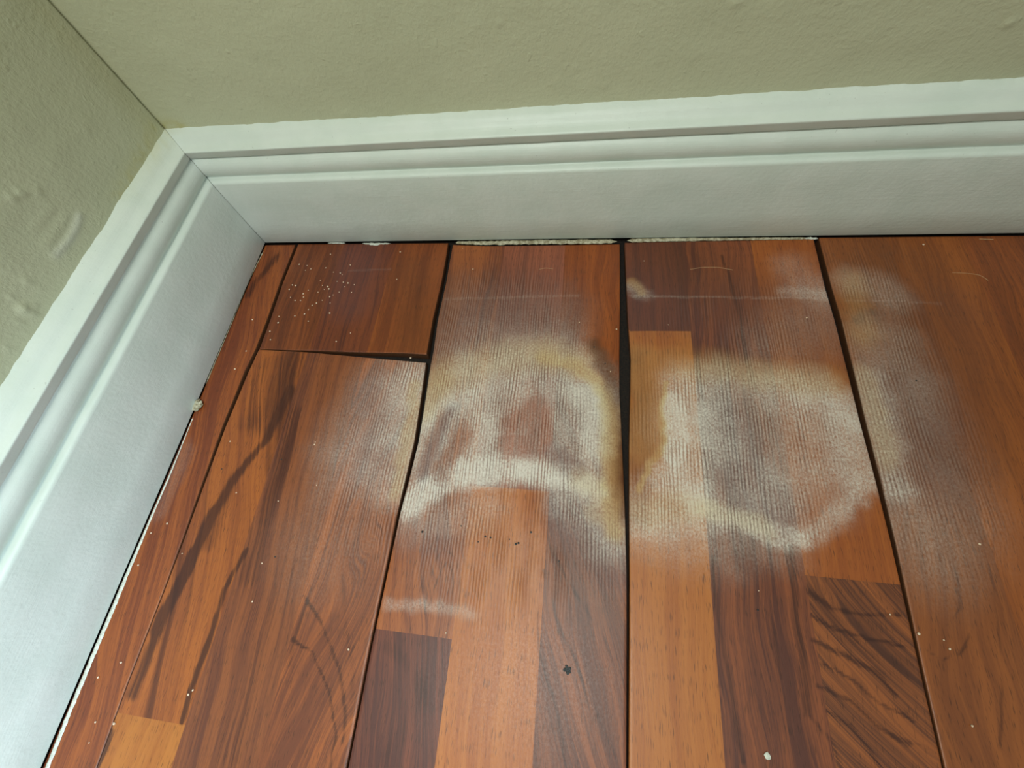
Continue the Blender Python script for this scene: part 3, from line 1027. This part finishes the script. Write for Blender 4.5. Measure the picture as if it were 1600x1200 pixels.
def place(name, me, u, v, z, label, cat, group=None, rot=0, sc=1.0):
    o = bpy.data.objects.new(name, me)
    COL.objects.link(o)
    x, y = fl(u, v, z)
    o.location = (x, y, z)
    o.rotation_euler = (0, 0, rot)
    o.scale = (sc, sc, sc)
    return tag(o, label, cat, group)


crumbs = [lump_mesh('crumb', 0.00098, MAT['crumb'], s, 0.7, 1) for s in range(4)]
Z5 = [(627, 231), (480, 301), (433, 295), (470, 331), (505, 323), (597, 315), (646, 343), (688, 348), (700, 358), (751, 297), (563, 394), (668, 400), (708, 406), (737, 411), (775, 421), (715, 434),
      (390, 424), (410, 427), (370, 451), (578, 426), (610, 435), (587, 450), (618, 448), (488, 456), (549, 468), (680, 467), (759, 470), (457, 478), (378, 500), (459, 497), (407, 521), (440, 519), (623, 497), (643, 484),
      (575, 519), (624, 535), (541, 537), (513, 550), (489, 577), (465, 604), (405, 617), (305, 619), (623, 600), (489, 649), (752, 723), (662, 776), (253, 765), (249, 713), (1063, 218), (1040, 387), (302, 660)]
for i, (a, b) in enumerate(Z5):
    place('paint_crumb', crumbs[i % 4], 360 + a / 4, 340 + b / 4, 0.0001, 'tiny pale crumb lying on the short cut-off plank', 'crumb', 'pale crumbs on the short plank', i * 1.3, 0.55 + 0.5 * random.random())
for i, (u, v) in enumerate([(493, 691), (495, 758), (492, 695), (435, 783), (370, 770), (285, 865), (295, 1085), (302, 1078), (395, 940), (545, 1015), (410, 880), (360, 690)]):
    place('paint_crumb', crumbs[i % 4], u, v, 0.0006, 'tiny pale crumb on the plank with black heart streaks', 'crumb', 'pale crumbs on the heart-streaked plank', i, 0.5 + 0.4 * random.random())
for i, (u, v) in enumerate([(217, 883), (154, 1058), (237, 833), (190, 1035), (180, 1130), (150, 1128), (262, 818), (140, 1160), (395, 500), (385, 549), (368, 577)]):
    place('paint_crumb', crumbs[i % 4], u, v, 0.0001, 'tiny pale crumb on the narrow plank by the left baseboard', 'crumb', 'pale crumbs on the narrow plank', i, 0.5 + 0.5 * random.random())
for i, (u, v) in enumerate([(963, 515), (905, 504), (954, 581), (739, 421), (723, 388), (750, 547), (697, 989)]):
    place('paint_crumb', crumbs[i % 4], u, v, 0.0012 if 450 < v < 800 else 0.0001, 'tiny pale crumb on the ring-stained plank', 'crumb', 'pale crumbs on the ring-stained plank', i, 0.5 + 0.4 * random.random())
for i, (u, v) in enumerate([(1044, 508), (1006, 408), (1260, 497), (1185, 923), (1390, 960), (1165, 600)]):
    place('paint_crumb', crumbs[i % 4], u, v, 0.0005, 'tiny pale crumb on the hazy bleached plank', 'crumb', 'pale crumbs on the hazy bleached plank', i, 0.5 + 0.4 * random.random())
for i, (u, v) in enumerate([(1434, 990), (1474, 1000), (1483, 1014), (1518, 1134), (1442, 383), (1530, 850)]):
    place('paint_crumb', crumbs[i % 4], u, v, 0.0002, 'tiny pale crumb on the broad plank at the right', 'crumb', 'pale crumbs on the right plank', i, 0.5 + 0.5 * random.random())
for i, (u, v) in enumerate([(642, 560), (648, 555), (553, 554)]):
    place('grit_grain', crumbs[i % 4], u, v, -0.0078, 'tiny white grit grain down in the gap in front of the short plank', 'grit', 'grit in the transverse gap', i, 1.1)

# larger bits
me = lump_mesh('paint_fleck', 0.0019, MAT['chip'], 77, 0.18, 2)
place('paint_fleck', me, 1199, 1181, 0.0002, 'small round white paint fleck near the bottom edge of the hazy plank', 'paint fleck')
me = lump_mesh('paint_lump', 0.0058, MAT['caulk'], 80, 0.3, 3)
place('caulk_lump', me, 309, 634, 0.0002, 'cream lump of caulk stuck where left baseboard meets the floor', 'caulk lump')
import bmesh
bm = bmesh.new()
for dx, dy, r in ((0, 0, .0016), (.0016, .0005, .0012), (-.0016, -.0003, .0011), (.0006, -.0018, .0012), (-.0004, .0017, .0010), (.002, -.0012, .0007)):
    g = bmesh.ops.create_icosphere(bm, subdivisions=2, radius=r)
    for v in g['verts']:
        v.co *= 0.8 + 0.4 * random.random()
        v.co.x += dx
        v.co.y += dy
        v.co.z = v.co.z * 0.25 + r * 0.25
me = bpy.data.meshes.new('grime_spot')
bm.to_mesh(me)
bm.free()
me.materials.append(MAT['tar'])
place('grime_spot', me, 886, 1046, 0.0001, 'blue-black blob of grime on the diagonal-grained strip', 'grime spot')


specks = [lump_mesh('dirt_speck', 0.0007, MAT['tar'], 90 + k, 0.5, 1) for k in range(3)]
for i, (a, b) in enumerate([(442, 1040), (475, 1015), (500, 1020), (588, 1028), (618, 1050), (630, 1046), (690, 995), (362, 965), (180, 993), (820, 1130), (935, 120), (985, 128), (1037, 205), (952, 235)]):
    place('dirt_speck', specks[i % 3], 600 + a / 3, 500 + b / 3, 0.0008, 'tiny dark speck of dirt on the ring-stained plank', 'dirt speck', 'dark specks on the ring-stained plank', i, 0.8 + 0.6 * random.random())
for i, (u, v) in enumerate([(1184, 953), (1247, 689), (1264, 724), (1431, 595), (430, 870), (440, 718), (347, 733)]):
    place('dirt_speck', specks[i % 3], u, v, 0.0008, ['dark dirt speck on the purple-brown middle strip of the hazy plank', 'dark dirt speck inside the hazy blotch', 'small dark speck just below another in the hazy blotch', 'dark dirt speck on the broad right plank, in the dull stained area',
          'dark dirt speck low on the heart-streaked plank', 'dark dirt speck high on the heart-streaked plank', 'dark dirt speck by the seam of the narrow plank'][i], 'dirt speck', None, i, 1.0)


def fibre(pts, label, r=0.00016, z=0.0004):
    import bmesh
    P = [Vector((*fl(u, v, z), z)) for u, v in pts]
    n = 24
    C_ = []
    for k in range(n + 1):
        t = k / n * (len(P) - 1)
        i = min(int(t), len(P) - 2)
        f = t - i
        p0, p1, p2, p3 = P[max(i - 1, 0)], P[i], P[i + 1], P[min(i + 2, len(P) - 1)]
        C_.append(0.5 * ((2 * p1) + (p2 - p0) * f + (2 * p0 - 5 * p1 + 4 * p2 - p3) * f * f + (3 * p1 - p0 - 3 * p2 + p3) * f ** 3))
    V = []
    for k, c in enumerate(C_):
        d = (C_[min(k + 1, n)] - C_[max(k - 1, 0)]).normalized()
        s = d.cross(Vector((0, 0, 1)))
        for a in range(6):
            q = a * math.pi / 3
            V.append(c + s * math.cos(q) * r + Vector((0, 0, 1)) * math.sin(q) * r)
    F = [(k * 6 + a, k * 6 + (a + 1) % 6, k * 6 + 6 + (a + 1) % 6, k * 6 + 6 + a) for k in range(n) for a in range(6)]
    o = mesh_obj('hair_fibre', [tuple(v) for v in V], F, MAT['hair'])
    return tag(o, label, 'hair', 'stray pale hairs on the planks')


fibre([(842, 421), (852, 419), (864, 420)], 'short curved pale hair near the back of the ring-stained plank')
fibre([(1078, 421), (1098, 418), (1122, 418), (1145, 422)], 'long shallow-arched pale hair on the hazy bleached plank')
fibre([(1488, 426), (1510, 427), (1530, 430), (1544, 438)], 'pale hooked hair on the broad plank at the right')
fibre([(1530, 373.5), (1552, 374.5)], 'short straight pale hair close to the back baseboard at the right', 0.0003)
